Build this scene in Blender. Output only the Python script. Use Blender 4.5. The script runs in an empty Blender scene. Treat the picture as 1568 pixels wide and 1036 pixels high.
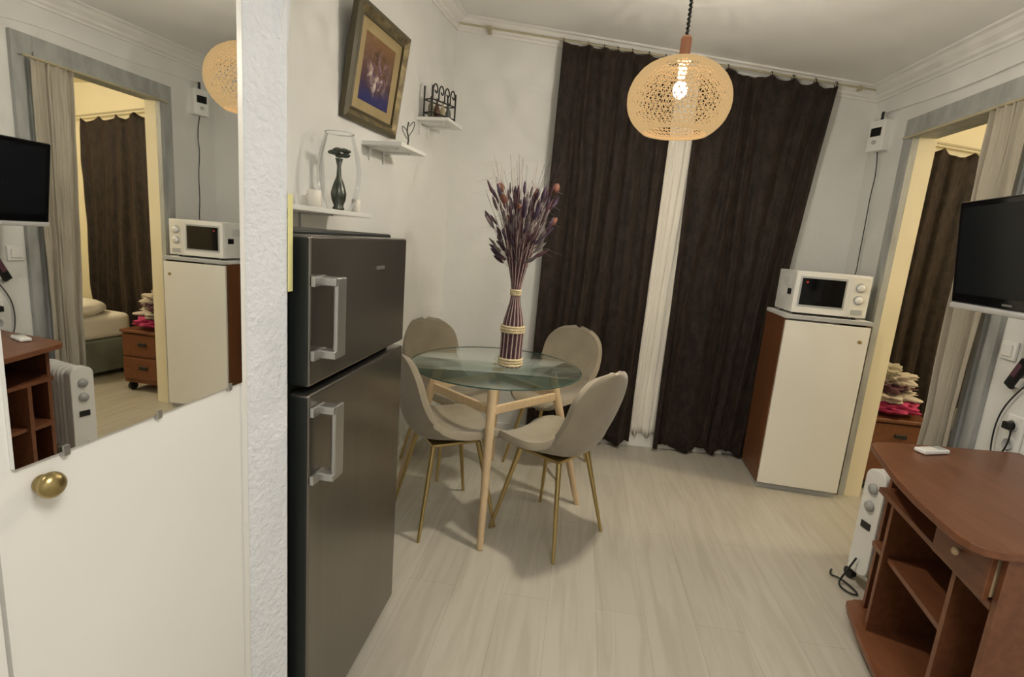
import bpy, bmesh, math, random
from mathutils import Vector, Matrix, noise
random.seed(7)
C = bpy.context.scene.collection
try:
    bpy.context.scene.view_settings.view_transform='Standard'
except Exception: pass

# ---------------------------------------------------------------- materials
def mat(name, col, rough=0.5, metal=0.0, var=0.0, vscale=8.0, bump=0.0, bscale=60.0, stretch=(1,1,1),
        col2=None, emis=None, estr=0.0, trans=0.0, ior=1.45, alpha=1.0, sheen=0.0, coat=0.0, spec=0.5):
    m = bpy.data.materials.new(name); m.use_nodes = True
    nt = m.node_tree; N = nt.nodes; L = nt.links
    b = N['Principled BSDF']
    b.inputs['Base Color'].default_value = (*col, 1)
    b.inputs['Roughness'].default_value = rough
    b.inputs['Metallic'].default_value = metal
    b.inputs['IOR'].default_value = ior
    b.inputs['Transmission Weight'].default_value = trans
    b.inputs['Alpha'].default_value = alpha
    b.inputs['Sheen Weight'].default_value = sheen
    b.inputs['Coat Weight'].default_value = coat
    b.inputs['Specular IOR Level'].default_value = spec
    if emis:
        b.inputs['Emission Color'].default_value = (*emis, 1)
        b.inputs['Emission Strength'].default_value = estr
    if var > 0 or bump > 0:
        tc = N.new('ShaderNodeTexCoord'); mp = N.new('ShaderNodeMapping')
        mp.inputs['Scale'].default_value = stretch
        L.new(tc.outputs['Object'], mp.inputs['Vector'])
    if var > 0:
        nz = N.new('ShaderNodeTexNoise'); nz.inputs['Scale'].default_value = vscale
        nz.inputs['Detail'].default_value = 6
        L.new(mp.outputs['Vector'], nz.inputs['Vector'])
        cr = N.new('ShaderNodeValToRGB')
        c2 = col2 if col2 else tuple(c*(1-var) for c in col)
        cr.color_ramp.elements[0].position = 0.35; cr.color_ramp.elements[1].position = 0.65
        cr.color_ramp.elements[0].color = (*c2, 1); cr.color_ramp.elements[1].color = (*col, 1)
        L.new(nz.outputs['Fac'], cr.inputs['Fac']); L.new(cr.outputs['Color'], b.inputs['Base Color'])
    if bump > 0:
        n2 = N.new('ShaderNodeTexNoise'); n2.inputs['Scale'].default_value = bscale; n2.inputs['Detail'].default_value = 4
        L.new(mp.outputs['Vector'], n2.inputs['Vector'])
        bp = N.new('ShaderNodeBump'); bp.inputs['Strength'].default_value = bump; bp.inputs['Distance'].default_value = 0.01
        L.new(n2.outputs['Fac'], bp.inputs['Height']); L.new(bp.outputs['Normal'], b.inputs['Normal'])
    return m

def thin_glass(name, tint=(.95,.97,.96), edge=(.9,.95,.93), refl=1.0, blend=.15, rough=.02):
    m=bpy.data.materials.new(name);m.use_nodes=True
    nt=m.node_tree;N=nt.nodes;L=nt.links
    out=N['Material Output'];N.remove(N['Principled BSDF'])
    t=N.new('ShaderNodeBsdfTransparent');t.inputs['Color'].default_value=(*tint,1)
    g=N.new('ShaderNodeBsdfGlossy');g.inputs['Roughness'].default_value=rough;g.inputs['Color'].default_value=(*edge,1)
    lw=N.new('ShaderNodeLayerWeight');lw.inputs['Blend'].default_value=blend
    mu=N.new('ShaderNodeMath');mu.operation='MULTIPLY';mu.inputs[1].default_value=refl;mu.use_clamp=True
    mx=N.new('ShaderNodeMixShader')
    L.new(lw.outputs['Fresnel'],mu.inputs[0]);L.new(mu.outputs[0],mx.inputs[0])
    L.new(t.outputs[0],mx.inputs[1]);L.new(g.outputs[0],mx.inputs[2]);L.new(mx.outputs[0],out.inputs['Surface'])
    return m

M_wall = mat('plaster_white', (0.79,0.79,0.765), 0.75, var=0.03, vscale=3, bump=0.35, bscale=14)
M_pillar = mat('stucco_white', (0.78,0.80,0.83), 0.8, var=0.03, vscale=20, bump=0.55, bscale=80)
M_ceil = mat('ceiling_paint', (0.85,0.845,0.82), 0.7, var=0.03, vscale=2)
M_cream = mat('bedroom_cream_wall', (0.80,0.73,0.54), 0.8, var=0.05, vscale=3, bump=0.2, bscale=20)
M_trim = mat('cornice_white', (0.81,0.80,0.77), 0.6)
M_frame = mat('worn_grey_paint', (0.43,0.445,0.43), 0.55, var=0.3, vscale=18, bump=0.4, bscale=40, stretch=(1,1,0.3), col2=(0.33,0.34,0.325))
M_door = mat('door_white_gloss', (0.84,0.83,0.79), 0.35, var=0.02, vscale=2)
M_white = mat('white_plastic', (0.82,0.82,0.79), 0.35)
M_whitelam = mat('white_laminate', (0.82,0.80,0.72), 0.35, var=0.02, vscale=2)
M_grey = mat('grey_plastic', (0.45,0.46,0.46), 0.4)
M_black = mat('black_plastic', (0.012,0.013,0.013), 0.3)
M_blackg = mat('black_gloss', (0.004,0.004,0.005), 0.08)
M_fbody = mat('fridge_body_black', (0.010,0.013,0.012), 0.45)
M_steel = mat('dark_inox', (0.235,0.22,0.20), 0.25, metal=0.9, var=0.08, vscale=30, stretch=(1,1,0.03))
M_silver = mat('silver_handle', (0.46,0.46,0.445), 0.3, metal=0.85)
M_gold = mat('brushed_gold', (0.50,0.38,0.17), 0.3, metal=0.9)
M_brass = mat('brass', (0.40,0.31,0.14), 0.3, metal=1.0)
M_beech = mat('beech_wood', (0.62,0.46,0.28), 0.45, var=0.12, vscale=14, stretch=(4,4,0.6))
M_velvet = mat('olive_beige_velvet', (0.32,0.275,0.20), 0.8, var=0.14, vscale=9, sheen=0.3, bump=0.1, bscale=200)
M_cherry = mat('cherry_laminate', (0.20,0.078,0.036), 0.33, var=0.2, vscale=7, stretch=(6,0.8,6), col2=(0.155,0.058,0.027))
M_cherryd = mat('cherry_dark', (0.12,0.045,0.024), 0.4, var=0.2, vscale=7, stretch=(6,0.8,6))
M_bside = mat('cabinet_brown_side', (0.20,0.08,0.033), 0.4, var=0.2, vscale=6, stretch=(5,5,0.6))
M_sheer = mat('sheer_white', (0.84,0.81,0.73), 0.9)
M_beige = mat('beige_curtain_cloth', (0.45,0.41,0.33), 0.85, var=0.1, vscale=5, stretch=(1,1,0.3), bump=0.2, bscale=150)
M_mirror = mat('mirror_silver', (0.88,0.89,0.88), 0.01, metal=1.0)
M_glass = thin_glass('table_glass',(.955,.97,.96),(.9,.96,.94),.8,.10)
M_wood_dk = mat('lamp_wood', (0.30,0.11,0.045), 0.5)
M_clear = thin_glass('vase_glass',(.985,.99,.99),(.97,.98,1),.55,.22,.10)
M_wax = mat('candle_wax', (0.85,0.82,0.74), 0.5)
M_pewter = mat('pewter', (0.13,0.14,0.12), 0.3, metal=0.85, var=0.4, vscale=30)
M_iron = mat('wrought_iron', (0.02,0.018,0.016), 0.5)
M_goldfr = mat('antique_gold', (0.30,0.24,0.12), 0.42, metal=0.45, var=0.5, vscale=22, bump=0.6, bscale=60, col2=(0.13,0.105,0.06))
M_darkfr = mat('dark_frame', (0.09,0.075,0.04), 0.5)
M_mat = mat('picture_mount', (0.40,0.31,0.16), 0.7, var=0.1, vscale=10)
M_rope = mat('straw_rope', (0.68,0.57,0.36), 0.8, var=0.3, vscale=60, bump=0.5, bscale=120)
M_stickp = mat('purple_sticks', (0.10,0.04,0.055), 0.6, var=0.5, vscale=40, col2=(0.045,0.02,0.03))
M_sticki = mat('pale_sticks', (0.48,0.37,0.33), 0.7)
M_lav = mat('lavender_heads', (0.09,0.058,0.098), 0.8, var=0.5, vscale=40)
M_greyfl = mat('grey_heads', (0.22,0.185,0.185), 0.8, var=0.5, vscale=40)
M_rust = mat('rust_leaves', (0.20,0.08,0.05), 0.7, var=0.3, vscale=30)
M_yellow = mat('yellow_paper', (0.80,0.76,0.35), 0.7)
M_pink = mat('pink_cloth', (0.50,0.04,0.14), 0.8, var=0.2, vscale=10)
M_cloth = mat('white_cloth', (0.58,0.51,0.44), 0.85, var=0.1, vscale=10)
M_plum = mat('plum_cloth', (0.12,0.05,0.07), 0.85, var=0.2, vscale=20)
M_sheet = mat('bed_linen', (0.78,0.74,0.66), 0.85, bump=0.3, bscale=8)
M_blanket = mat('blanket_grey', (0.20,0.22,0.18), 0.9, var=0.3, vscale=6)
M_rod = mat('curtain_rod', (0.46,0.41,0.28), 0.45)
M_bulb = mat('bulb', (1,1,1), 0.5, emis=(1.0,0.92,0.78), estr=12)
M_night = mat('night_glass', (0.01,0.012,0.02), 0.05)

def curtain_mat():
    m = mat('brown_crushed_velvet', (0.02,0.014,0.011), 0.6, sheen=0.16)
    nt=m.node_tree;N=nt.nodes;L=nt.links;b=N['Principled BSDF']
    tc=N.new('ShaderNodeTexCoord');mp=N.new('ShaderNodeMapping');mp.inputs['Scale'].default_value=(6,6,3.0)
    n=N.new('ShaderNodeTexNoise');n.inputs['Scale'].default_value=4.2;n.inputs['Detail'].default_value=14;n.inputs['Roughness'].default_value=.82
    n.inputs['Distortion'].default_value=.25
    cr=N.new('ShaderNodeValToRGB');e=cr.color_ramp.elements
    e[0].position=.43;e[0].color=(0.0095,0.0062,0.0052,1);e[1].position=.70;e[1].color=(0.050,0.033,0.025,1)
    L.new(tc.outputs['Object'],mp.inputs['Vector']);L.new(mp.outputs['Vector'],n.inputs['Vector'])
    L.new(n.outputs['Fac'],cr.inputs['Fac']);L.new(cr.outputs['Color'],b.inputs['Base Color'])
    b.inputs['Sheen Tint'].default_value=(0.6,0.42,0.32,1)
    b.inputs['Specular IOR Level'].default_value=.3
    bp=N.new('ShaderNodeBump');bp.inputs['Strength'].default_value=.5;bp.inputs['Distance'].default_value=.012
    L.new(n.outputs['Fac'],bp.inputs['Height']);L.new(bp.outputs['Normal'],b.inputs['Normal'])
    return m
M_brown = curtain_mat()

def floor_mat():
    m = mat('laminate_floor', (0.6,0.55,0.45), 0.33)
    nt=m.node_tree;N=nt.nodes;L=nt.links;b=N['Principled BSDF']
    tc=N.new('ShaderNodeTexCoord');mp=N.new('ShaderNodeMapping');mp.inputs['Rotation'].default_value=(0,0,math.radians(-83))
    L.new(tc.outputs['Object'],mp.inputs['Vector'])
    br=N.new('ShaderNodeTexBrick');br.inputs['Scale'].default_value=1.0
    br.inputs['Brick Width'].default_value=1.25;br.inputs['Row Height'].default_value=0.19
    br.inputs['Mortar Size'].default_value=0.0010;br.inputs['Mortar Smooth'].default_value=0.3
    br.inputs['Color1'].default_value=(0.50,0.47,0.40,1);br.inputs['Color2'].default_value=(0.465,0.435,0.37,1)
    br.inputs['Mortar'].default_value=(0.34,0.31,0.25,1)
    L.new(mp.outputs['Vector'],br.inputs['Vector'])
    mp2=N.new('ShaderNodeMapping');mp2.inputs['Scale'].default_value=(0.8,9,1)
    L.new(mp.outputs['Vector'],mp2.inputs['Vector'])
    n=N.new('ShaderNodeTexNoise');n.inputs['Scale'].default_value=2.4;n.inputs['Detail'].default_value=9;n.inputs['Distortion'].default_value=.9
    L.new(mp2.outputs['Vector'],n.inputs['Vector'])
    cr=N.new('ShaderNodeValToRGB');e=cr.color_ramp.elements
    e[0].position=.36;e[0].color=(0.80,0.78,0.74,1);e[1].position=.60;e[1].color=(1,1,1,1)
    L.new(n.outputs['Fac'],cr.inputs['Fac'])
    mx=N.new('ShaderNodeMix');mx.data_type='RGBA';mx.blend_type='MULTIPLY';mx.inputs[0].default_value=.65
    L.new(br.outputs['Color'],mx.inputs[6]);L.new(cr.outputs['Color'],mx.inputs[7])
    L.new(mx.outputs[2],b.inputs['Base Color'])
    return m
M_floor = floor_mat()

def painting_mat():
    m = mat('painting_canvas', (0.1,0.1,0.3), 0.5)
    nt=m.node_tree;N=nt.nodes;L=nt.links;b=N['Principled BSDF']
    tc=N.new('ShaderNodeTexCoord')
    n=N.new('ShaderNodeTexNoise');n.inputs['Scale'].default_value=14;n.inputs['Detail'].default_value=5;n.inputs['Distortion'].default_value=1.2
    L.new(tc.outputs['Object'],n.inputs['Vector'])
    cr=N.new('ShaderNodeValToRGB');e=cr.color_ramp.elements
    e[0].position=.36;e[0].color=(0.05,0.03,0.03,1);e[1].position=.66;e[1].color=(0.70,0.62,0.55,1)
    for p,c in ((.46,(0.22,0.12,0.06,1)),(.52,(0.12,0.07,0.16,1)),(.58,(0.42,0.30,0.25,1))):
        q=e.new(p);q.color=c
    L.new(n.outputs['Fac'],cr.inputs['Fac'])
    g=N.new('ShaderNodeSeparateXYZ');L.new(tc.outputs['Object'],g.inputs[0])
    c2=N.new('ShaderNodeValToRGB');k=c2.color_ramp.elements
    k[0].position=.12;k[0].color=(0.02,0.025,0.13,1);k[1].position=1;k[1].color=(0.24,0.13,0.05,1)
    q=k.new(.35);q.color=(0.07,0.035,0.05,1)
    ma=N.new('ShaderNodeMath');ma.operation='MULTIPLY_ADD';ma.inputs[1].default_value=3.6;ma.inputs[2].default_value=.5
    L.new(g.outputs['Z'],ma.inputs[0]);L.new(ma.outputs[0],c2.inputs['Fac'])
    ln=N.new('ShaderNodeVectorMath');ln.operation='LENGTH';L.new(tc.outputs['Object'],ln.inputs[0])
    c3=N.new('ShaderNodeValToRGB');z=c3.color_ramp.elements
    z[0].position=.05;z[0].color=(1,1,1,1);z[1].position=.11;z[1].color=(.08,.08,.08,1)
    L.new(ln.outputs['Value'],c3.inputs['Fac'])
    mx=N.new('ShaderNodeMix');mx.data_type='RGBA'
    L.new(c3.outputs['Color'],mx.inputs[0])
    L.new(c2.outputs['Color'],mx.inputs[6]);L.new(cr.outputs['Color'],mx.inputs[7]);L.new(mx.outputs[2],b.inputs['Base Color'])
    return m
M_paint = painting_mat()

def shade_mat():
    m=bpy.data.materials.new('woven_shade');m.use_nodes=True
    nt=m.node_tree;N=nt.nodes;L=nt.links
    out=N['Material Output'];N.remove(N['Principled BSDF'])
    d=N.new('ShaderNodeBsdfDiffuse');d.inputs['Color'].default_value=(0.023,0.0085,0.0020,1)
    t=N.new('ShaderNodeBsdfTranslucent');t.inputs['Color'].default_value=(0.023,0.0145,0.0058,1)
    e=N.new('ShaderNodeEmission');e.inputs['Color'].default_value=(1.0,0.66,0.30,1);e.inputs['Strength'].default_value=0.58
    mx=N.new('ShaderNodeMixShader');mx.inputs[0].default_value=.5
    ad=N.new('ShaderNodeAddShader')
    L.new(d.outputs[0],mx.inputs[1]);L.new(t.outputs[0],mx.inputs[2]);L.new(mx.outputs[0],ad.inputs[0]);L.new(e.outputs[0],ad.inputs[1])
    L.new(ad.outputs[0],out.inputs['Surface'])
    return m
M_shade=shade_mat()

# ---------------------------------------------------------------- builders
def empty(name, loc=(0,0,0), rz=0.0):
    e = bpy.data.objects.new(name, None); e.empty_display_size=0.1
    e.location = loc; e.rotation_euler=(0,0,rz); C.objects.link(e); return e

def mesh(name, verts, faces, m, parent=None, smooth=False, loc=(0,0,0), rot=(0,0,0)):
    me = bpy.data.meshes.new(name); me.from_pydata([tuple(v) for v in verts], [], faces); me.update()
    bm=bmesh.new();bm.from_mesh(me);bmesh.ops.recalc_face_normals(bm,faces=bm.faces);bm.to_mesh(me);bm.free()
    o = bpy.data.objects.new(name, me); C.objects.link(o)
    if m: me.materials.append(m)
    o.location=loc; o.rotation_euler=rot
    if parent: o.parent=parent
    if smooth:
        for p in me.polygons: p.use_smooth=True
    return o

def box(name, c, s, m, parent=None, rot=(0,0,0), bevel=0.0, seg=2):
    x,y,z=[v/2 for v in s]
    v=[(-x,-y,-z),(x,-y,-z),(x,y,-z),(-x,y,-z),(-x,-y,z),(x,-y,z),(x,y,z),(-x,y,z)]
    f=[(0,3,2,1),(4,5,6,7),(0,1,5,4),(1,2,6,5),(2,3,7,6),(3,0,4,7)]
    o=mesh(name,v,f,m,parent,loc=c,rot=rot)
    if bevel>0:
        b=o.modifiers.new('bev','BEVEL');b.width=bevel;b.segments=seg;b.limit_method='ANGLE'
        for p in o.data.polygons:p.use_smooth=True
        w=o.modifiers.new('wn','WEIGHTED_NORMAL')
    return o

def cyl(name,p0,p1,r0,r1,m,parent=None,seg=20,caps=True):
    p0=Vector(p0);p1=Vector(p1);d=(p1-p0).normalized()
    a=d.orthogonal().normalized();b=d.cross(a)
    v=[];f=[]
    for p,r in((p0,r0),(p1,r1)):
        for i in range(seg):
            t=2*math.pi*i/seg;v.append(p+a*math.cos(t)*r+b*math.sin(t)*r)
    for i in range(seg):
        j=(i+1)%seg;f.append((i,j,seg+j,seg+i))
    if caps:
        f.append(tuple(range(seg)));f.append(tuple(range(seg,2*seg)))
    o=mesh(name,v,f,m,parent,smooth=True)
    try:
        o.data.set_sharp_from_angle(angle=0.8)
    except Exception: pass
    return o

def lathe(name,prof,m,parent=None,loc=(0,0,0),seg=40,rot=(0,0,0)):
    v=[];f=[]
    for r,z in prof:
        for i in range(seg):
            t=2*math.pi*i/seg;v.append((r*math.cos(t),r*math.sin(t),z))
    for k in range(len(prof)-1):
        for i in range(seg):
            j=(i+1)%seg;f.append((k*seg+i,k*seg+j,(k+1)*seg+j,(k+1)*seg+i))
    return mesh(name,v,f,m,parent,smooth=True,loc=loc,rot=rot)

def tube(name,pts,r,m,parent=None,cyc=False,smooth=True):
    cu=bpy.data.curves.new(name,'CURVE');cu.dimensions='3D';cu.bevel_depth=r;cu.bevel_resolution=3
    sp=cu.splines.new('NURBS' if smooth and len(pts)>2 else 'POLY');sp.points.add(len(pts)-1)
    for i,p in enumerate(pts):sp.points[i].co=(*p,1)
    if sp.type=='NURBS': sp.order_u=3;sp.use_endpoint_u=True
    sp.use_cyclic_u=cyc
    o=bpy.data.objects.new(name,cu);C.objects.link(o);cu.materials.append(m)
    if parent:o.parent=parent
    return o

def prism(name,poly,z0,z1,m,parent=None,bevel=0.0):
    n=len(poly);g=lambda z,p:(z(*p) if callable(z) else z)
    v=[(p[0],p[1],g(z0,p)) for p in poly]+[(p[0],p[1],g(z1,p)) for p in poly]
    f=[tuple(range(n))[::-1],tuple(range(n,2*n))]+[(i,(i+1)%n,n+(i+1)%n,n+i) for i in range(n)]
    o=mesh(name,v,f,m,parent)
    if bevel>0:
        b=o.modifiers.new('bev','BEVEL');b.width=bevel;b.segments=2;b.limit_method='ANGLE'
    return o

def blob(name,c,s,m,parent=None,seed=0,amp=0.15,sub=4,freq=2.0):
    bm=bmesh.new();bmesh.ops.create_icosphere(bm,subdivisions=sub,radius=1)
    for v in bm.verts:
        k=1+amp*noise.noise(v.co*freq+Vector((seed,seed*2,0)))+amp*.35*noise.noise(v.co*freq*3+Vector((seed,0,3)))
        v.co=Vector((v.co.x*s[0]*k,v.co.y*s[1]*k,v.co.z*s[2]*k))
    me=bpy.data.meshes.new(name);bm.to_mesh(me);bm.free();me.materials.append(m)
    for p in me.polygons:p.use_smooth=True
    o=bpy.data.objects.new(name,me);C.objects.link(o);o.location=c
    if parent:o.parent=parent
    return o

def cz(x,y): return 2.52-0.095*(x-2.21)+0.04*(y-3.6)
def rx(y): return 1.772+0.1217*y       # right wall inner face
def lx(y): return -1.334+0.22*y        # left wall inner face
def mx_(y): return -0.665+0.14*y       # mirror door plane

# ---------------------------------------------------------------- room shell
prism('floor',[(-1.4,-1.2),(5.1,-1.2),(5.1,4.1),(-1.4,4.1)],-0.08,0.0,M_floor)
prism('ceiling',[(-1.35,-1.15),(rx(-1.15)+.05,-1.15),(rx(3.72)+.05,3.72),(-0.60,3.80),(lx(3.7)-.08,3.7),(-1.35,1.0)],cz,lambda x,y:cz(x,y)+.06,M_ceil)
prism('wall_left',[(lx(1.12),1.12),(lx(3.7),3.7),(lx(3.7)-.1,3.72),(lx(1.12)-.1,1.12)],0,cz,M_wall)
prism('wall_back',[(lx(3.7),3.70),(rx(3.6),3.60),(rx(3.6),3.70),(lx(3.7)-.1,3.80)],0,cz,M_wall)
wr=empty('wall_right')
def rseg(n,y0,y1,z0,z1,m=M_wall):
    return prism(n,[(rx(y0),y0),(rx(y0)+.1,y0),(rx(y1)+.1,y1),(rx(y1),y1)],z0,z1,m,wr)
OY=2.27
rseg('pier_far',3.09,3.95,0,cz); rseg('pier_near',-1.1,OY-.03,0,cz); rseg('over_door',OY-.03,3.09,2.16,cz)
prism('wall_front',[(-1.35,-1.1),(rx(-1.1)+.1,-1.1),(rx(-1.1)+.1,-1.18),(-1.35,-1.18)],0,cz,M_wall)
prism('wall_closet',[(mx_(-1.1)-.045,-1.1),(mx_(.535)-.045,.535),(mx_(.535)-.12,.535),(mx_(-1.1)-.12,-1.1)],0,cz,M_wall)
prism('trim_1',[(mx_(.49)-.045,.49),(mx_(.545)-.045,.545),(mx_(.545)+.006,.545),(mx_(.49)+.006,.49)],0,2.08,M_door)

# angled pillar + arch
def arch():
    w=empty('wall_arch')
    A=(mx_(1.008),1.008);B=(-.480,1.093)
    LZ=2.30
    prism('pier',[A,B,(-.488,1.112),(-1.20,1.112),(-1.20,1.03),(mx_(1.008)-.05,1.03)],0,LZ,M_pillar,w,bevel=.004)
    pts=[];r=.50;xs=-.486
    for i in range(19):
        a=math.pi/2*i/18
        pts.append((xs+r*(1-math.cos(a)),1.74+(LZ-.01-1.74)*math.sin(a)))
    poly=[(xs-.004,1.74)]+pts+[(xs-.004,LZ-.01)]
    n=len(poly);v=[]
    for y in(1.075,1.111):
        for p in poly:v.append((p[0],y,p[1]))
    f=[tuple(range(n)),tuple(range(n,2*n))]+[(i,(i+1)%n,n+(i+1)%n,n+i) for i in range(n)]
    mesh('haunch',v,f,M_pillar,w)
    prism('lintel',[(-1.2,1.03),(rx(1.03),1.03),(rx(1.112),1.112),(-1.2,1.112)],LZ-.015,cz,M_pillar,w)
arch()
bw=2.5
prism('wall_bedroom_back',[(rx(3.95)+.0,3.95),(5.0,3.95),(5.0,4.03),(rx(3.95),4.03)],0,bw,M_cream)
prism('wall_bedroom_right',[(5.0,0.8),(5.08,0.8),(5.08,4.03),(5.0,4.03)],0,bw,M_cream)
prism('wall_bedroom_front',[(rx(.8)+.1,.72),(5.08,.72),(5.08,.8),(rx(.8)+.1,.8)],0,bw,M_cream)
prism('ceiling_bedroom',[(rx(.72)+.1,.72),(5.08,.72),(5.08,4.03),(rx(4.03)+.1,4.03)],bw,bw+.06,M_cream)
prism('wall_bedroom_left',[(rx(3.10)+.101,3.10),(rx(3.95)+.101,3.95),(rx(3.95)+.108,3.95),(rx(3.10)+.108,3.10)],0,bw,M_cream)

def cornice(name,p0,p1,inward,m=M_trim):
    prof=[(0,0),(.09,0),(.09,-.010),(.07,-.014),(.055,-.03),(.03,-.045),(.025,-.06),(.010,-.065),(.010,-.08),(0,-.08)]
    iv=Vector((inward[0],inward[1],0)).normalized()
    v=[];n=len(prof)
    for p in(p0,p1):
        for a,b in prof:
            q=Vector((p[0],p[1],0))+iv*a
            v.append((q.x,q.y,cz(q.x,q.y)+b-.001))
    f=[tuple(range(n)),tuple(range(n,2*n))]+[(i,(i+1)%n,n+(i+1)%n,n+i) for i in range(n)]
    mesh(name,v,f,m)
cornice('trim_2',(lx(3.7),3.70),(rx(3.6),3.60),(-.03,-1))
cornice('trim_3',(rx(1.12),1.12),(rx(3.6),3.6),(-1,.12))
cornice('trim_4',(lx(1.12),1.12),(lx(3.7),3.7),(1,-.22))
prism('baseboard_back',[(lx(3.7),3.70),(rx(3.6),3.60),(rx(3.6),3.588),(lx(3.7),3.688)],0.0,.07,M_trim)
prism('baseboard_left',[(lx(1.9),1.9),(lx(3.68),3.68),(lx(3.68)+.012,3.68),(lx(1.9)+.012,1.9)],0.0,.07,M_trim)
prism('baseboard_right',[(rx(1.1),1.1),(rx(2.16),2.16),(rx(2.16)-.012,2.16),(rx(1.1)-.012,1.1)],0.0,.07,M_trim)

# ---------------------------------------------------------------- doorway frame
df=empty('door_frame')
def rbox(n,y0,y1,z0,z1,o0,o1,m,par):
    return prism(n,[(rx(y0)+o0,y0),(rx(y0)+o1,y0),(rx(y1)+o1,y1),(rx(y1)+o0,y1)],z0,z1,m,par)
for k,(a,b) in enumerate(((3.06,3.17),(OY-.10,OY))):
    rbox('casing_%d'%k,a,b,0,2.24,-.025,-.001,M_frame,df)
    rbox('bead_%d'%k,a+(.0 if k==0 else .07),a+(.03 if k==0 else .10),0,2.13,-.038,-.025,M_frame,df)
    aa=(3.06,3.088) if k==0 else (OY-.028,OY)
    rbox('jamb_%d'%k,aa[0],aa[1],0,2.158,-.0,.10,M_cream if k==0 else M_frame,df)  # far jamb's cream colour stands in for yellow light falling on it
rbox('casing_top',OY,3.06,2.13,2.24,-.025,-.001,M_frame,df)
rbox('bead_top',OY,3.06,2.13,2.16,-.038,-.025,M_frame,df)
rbox('jamb_top',OY,3.06,2.13,2.158,-.0,.10,M_frame,df)

# ---------------------------------------------------------------- curtains
def curtain(name,t0,t1,b0,b1,m,folds=7,amp=.03,nx=160,nz=40,sag=0.02,rings=5,thick=0.0,par=None,seed=0,hem=.02,cuts=None):
    t0,t1,b0,b1=[Vector(q) for q in(t0,t1,b0,b1)]
    d=(t1-t0);nrm=Vector((d.y,-d.x,0)).normalized()
    v=[];f=[]
    for j in range(nz+1):
        t=j/nz
        for i in range(nx+1):
            s=i/nx
            p=t0.lerp(t1,s).lerp(b0.lerp(b1,s),t)
            ph=s*folds+.9*noise.noise(Vector((s*3,t*1.2,seed)))
            off=amp*(math.sin(2*math.pi*ph)+.35*math.sin(4.6*math.pi*ph+1.3))*(.45+.55*t)
            off+=.008*noise.noise(Vector((s*18,t*10,seed+5)))
            p=p+nrm*off
            if cuts:
                for a,b in zip(cuts[:-1],cuts[1:]):
                    if a<=s<=b:
                        q=(s-a)/(b-a);sg=sag*min(1,(b-a)*5)*4*q*(1-q)
                        p.z-=sg*max(0,1-t*8)
            else:
                p.z-=sag*abs(math.sin(math.pi*rings*s))**.8*max(0,1-t*8)
            p.z+=hem*math.sin(2*math.pi*ph*.5+seed)*max(0,t*8-7)
            v.append(p)
    w=nx+1
    for j in range(nz):
        for i in range(nx):f.append((j*w+i,j*w+i+1,(j+1)*w+i+1,(j+1)*w+i))
    o=mesh(name,v,f,m,par,smooth=True)
    s=o.modifiers.new('sol','SOLIDIFY');s.thickness=.003
    return o
def zr(x): return 2.645-0.083*(x-.18)
dc=empty('dark_brown_curtain')
curtain('drape',(0.17,3.575,zr(.17)),(0.905,3.55,zr(.905)),(0.150,3.575,.045),(0.885,3.55,.04),M_brown,6,.022,sag=.014,par=dc,seed=1,cuts=[0,.22,.36,.48,.60,.74,.88,1])
dc2=empty('dark_brown_curtain')
curtain('drape',(1.045,3.55,zr(1.045)),(1.90,3.525,zr(1.90)),(1.065,3.55,.04),(1.705,3.53,.035),M_brown,6.5,.022,sag=.032,par=dc2,seed=4,cuts=[0,.20,.52,.68,.84,1])
sc=empty('sheer_curtain')
curtain('sheer',(0.80,3.60,2.53),(1.20,3.59,2.49),(0.82,3.60,.10),(1.12,3.59,.10),M_sheer,8,.008,sag=0,par=sc,seed=7,nx=90)
rd=empty('curtain_rod')
cyl('rod',(-.49,3.615,zr(-.49)+.015),(2.17,3.535,zr(2.17)+.015),.006,.006,M_rod,rd)
for x in [.175,.33,.43,.52,.61,.715,.82,.90,1.05,1.215,1.49,1.625,1.765,1.895]:
    yy=3.615-(x+.49)*.030
    lathe('ring',[(.013,-.002),(.017,-.002),(.017,.002),(.013,.002),(.013,-.002)],M_iron,rd,loc=(x,yy-.0,zr(x)+.010),rot=(0,math.pi/2,0),seg=18)
box('bracket_1',(-.3,3.65,zr(-.3)+.015),(.02,.07,.03),M_rod,rd); box('bracket_2',(2.05,3.57,zr(2.05)+.015),(.02,.07,.03),M_rod,rd)

wn=empty('window_1')
wy=lambda x:3.70-(x+.52)*.0366
def wbox(n,x0,x1,z0,z1,d,m):
    prism(n,[(x0,wy(x0)-d),(x1,wy(x1)-d),(x1,wy(x1)-.001),(x0,wy(x0)-.001)],z0,z1,m,wn)
wbox('frame_left',.35,.43,.0,2.4,.03,M_door);wbox('frame_right',1.5,1.58,.0,2.4,.03,M_door)
wbox('frame_top',.43,1.5,2.32,2.4,.03,M_door);wbox('frame_bottom',.43,1.5,.0,.14,.03,M_door)
wbox('mullion',.90,1.0,.14,2.32,.03,M_door);wbox('rail_1',.43,.9,.95,1.02,.025,M_door);wbox('rail_2',1.0,1.5,.95,1.02,.025,M_door)
wbox('glass_1',.43,.90,.14,2.32,.012,M_night);wbox('glass_2',1.0,1.5,.14,2.32,.012,M_night)

bc=empty('beige_curtain')
curtain('drape',(rx(2.23)-.075,2.23,2.12),(rx(2.44)-.065,2.45,2.12),(rx(2.22)-.075,2.22,.03),(rx(2.36)-.07,2.37,.03),M_beige,4,.022,sag=.01,par=bc,seed=9)
cyl('rod',(rx(2.2)-.065,2.2,2.125),(rx(3.10)-.065,3.10,2.125),.007,.007,M_rod,bc)

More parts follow.
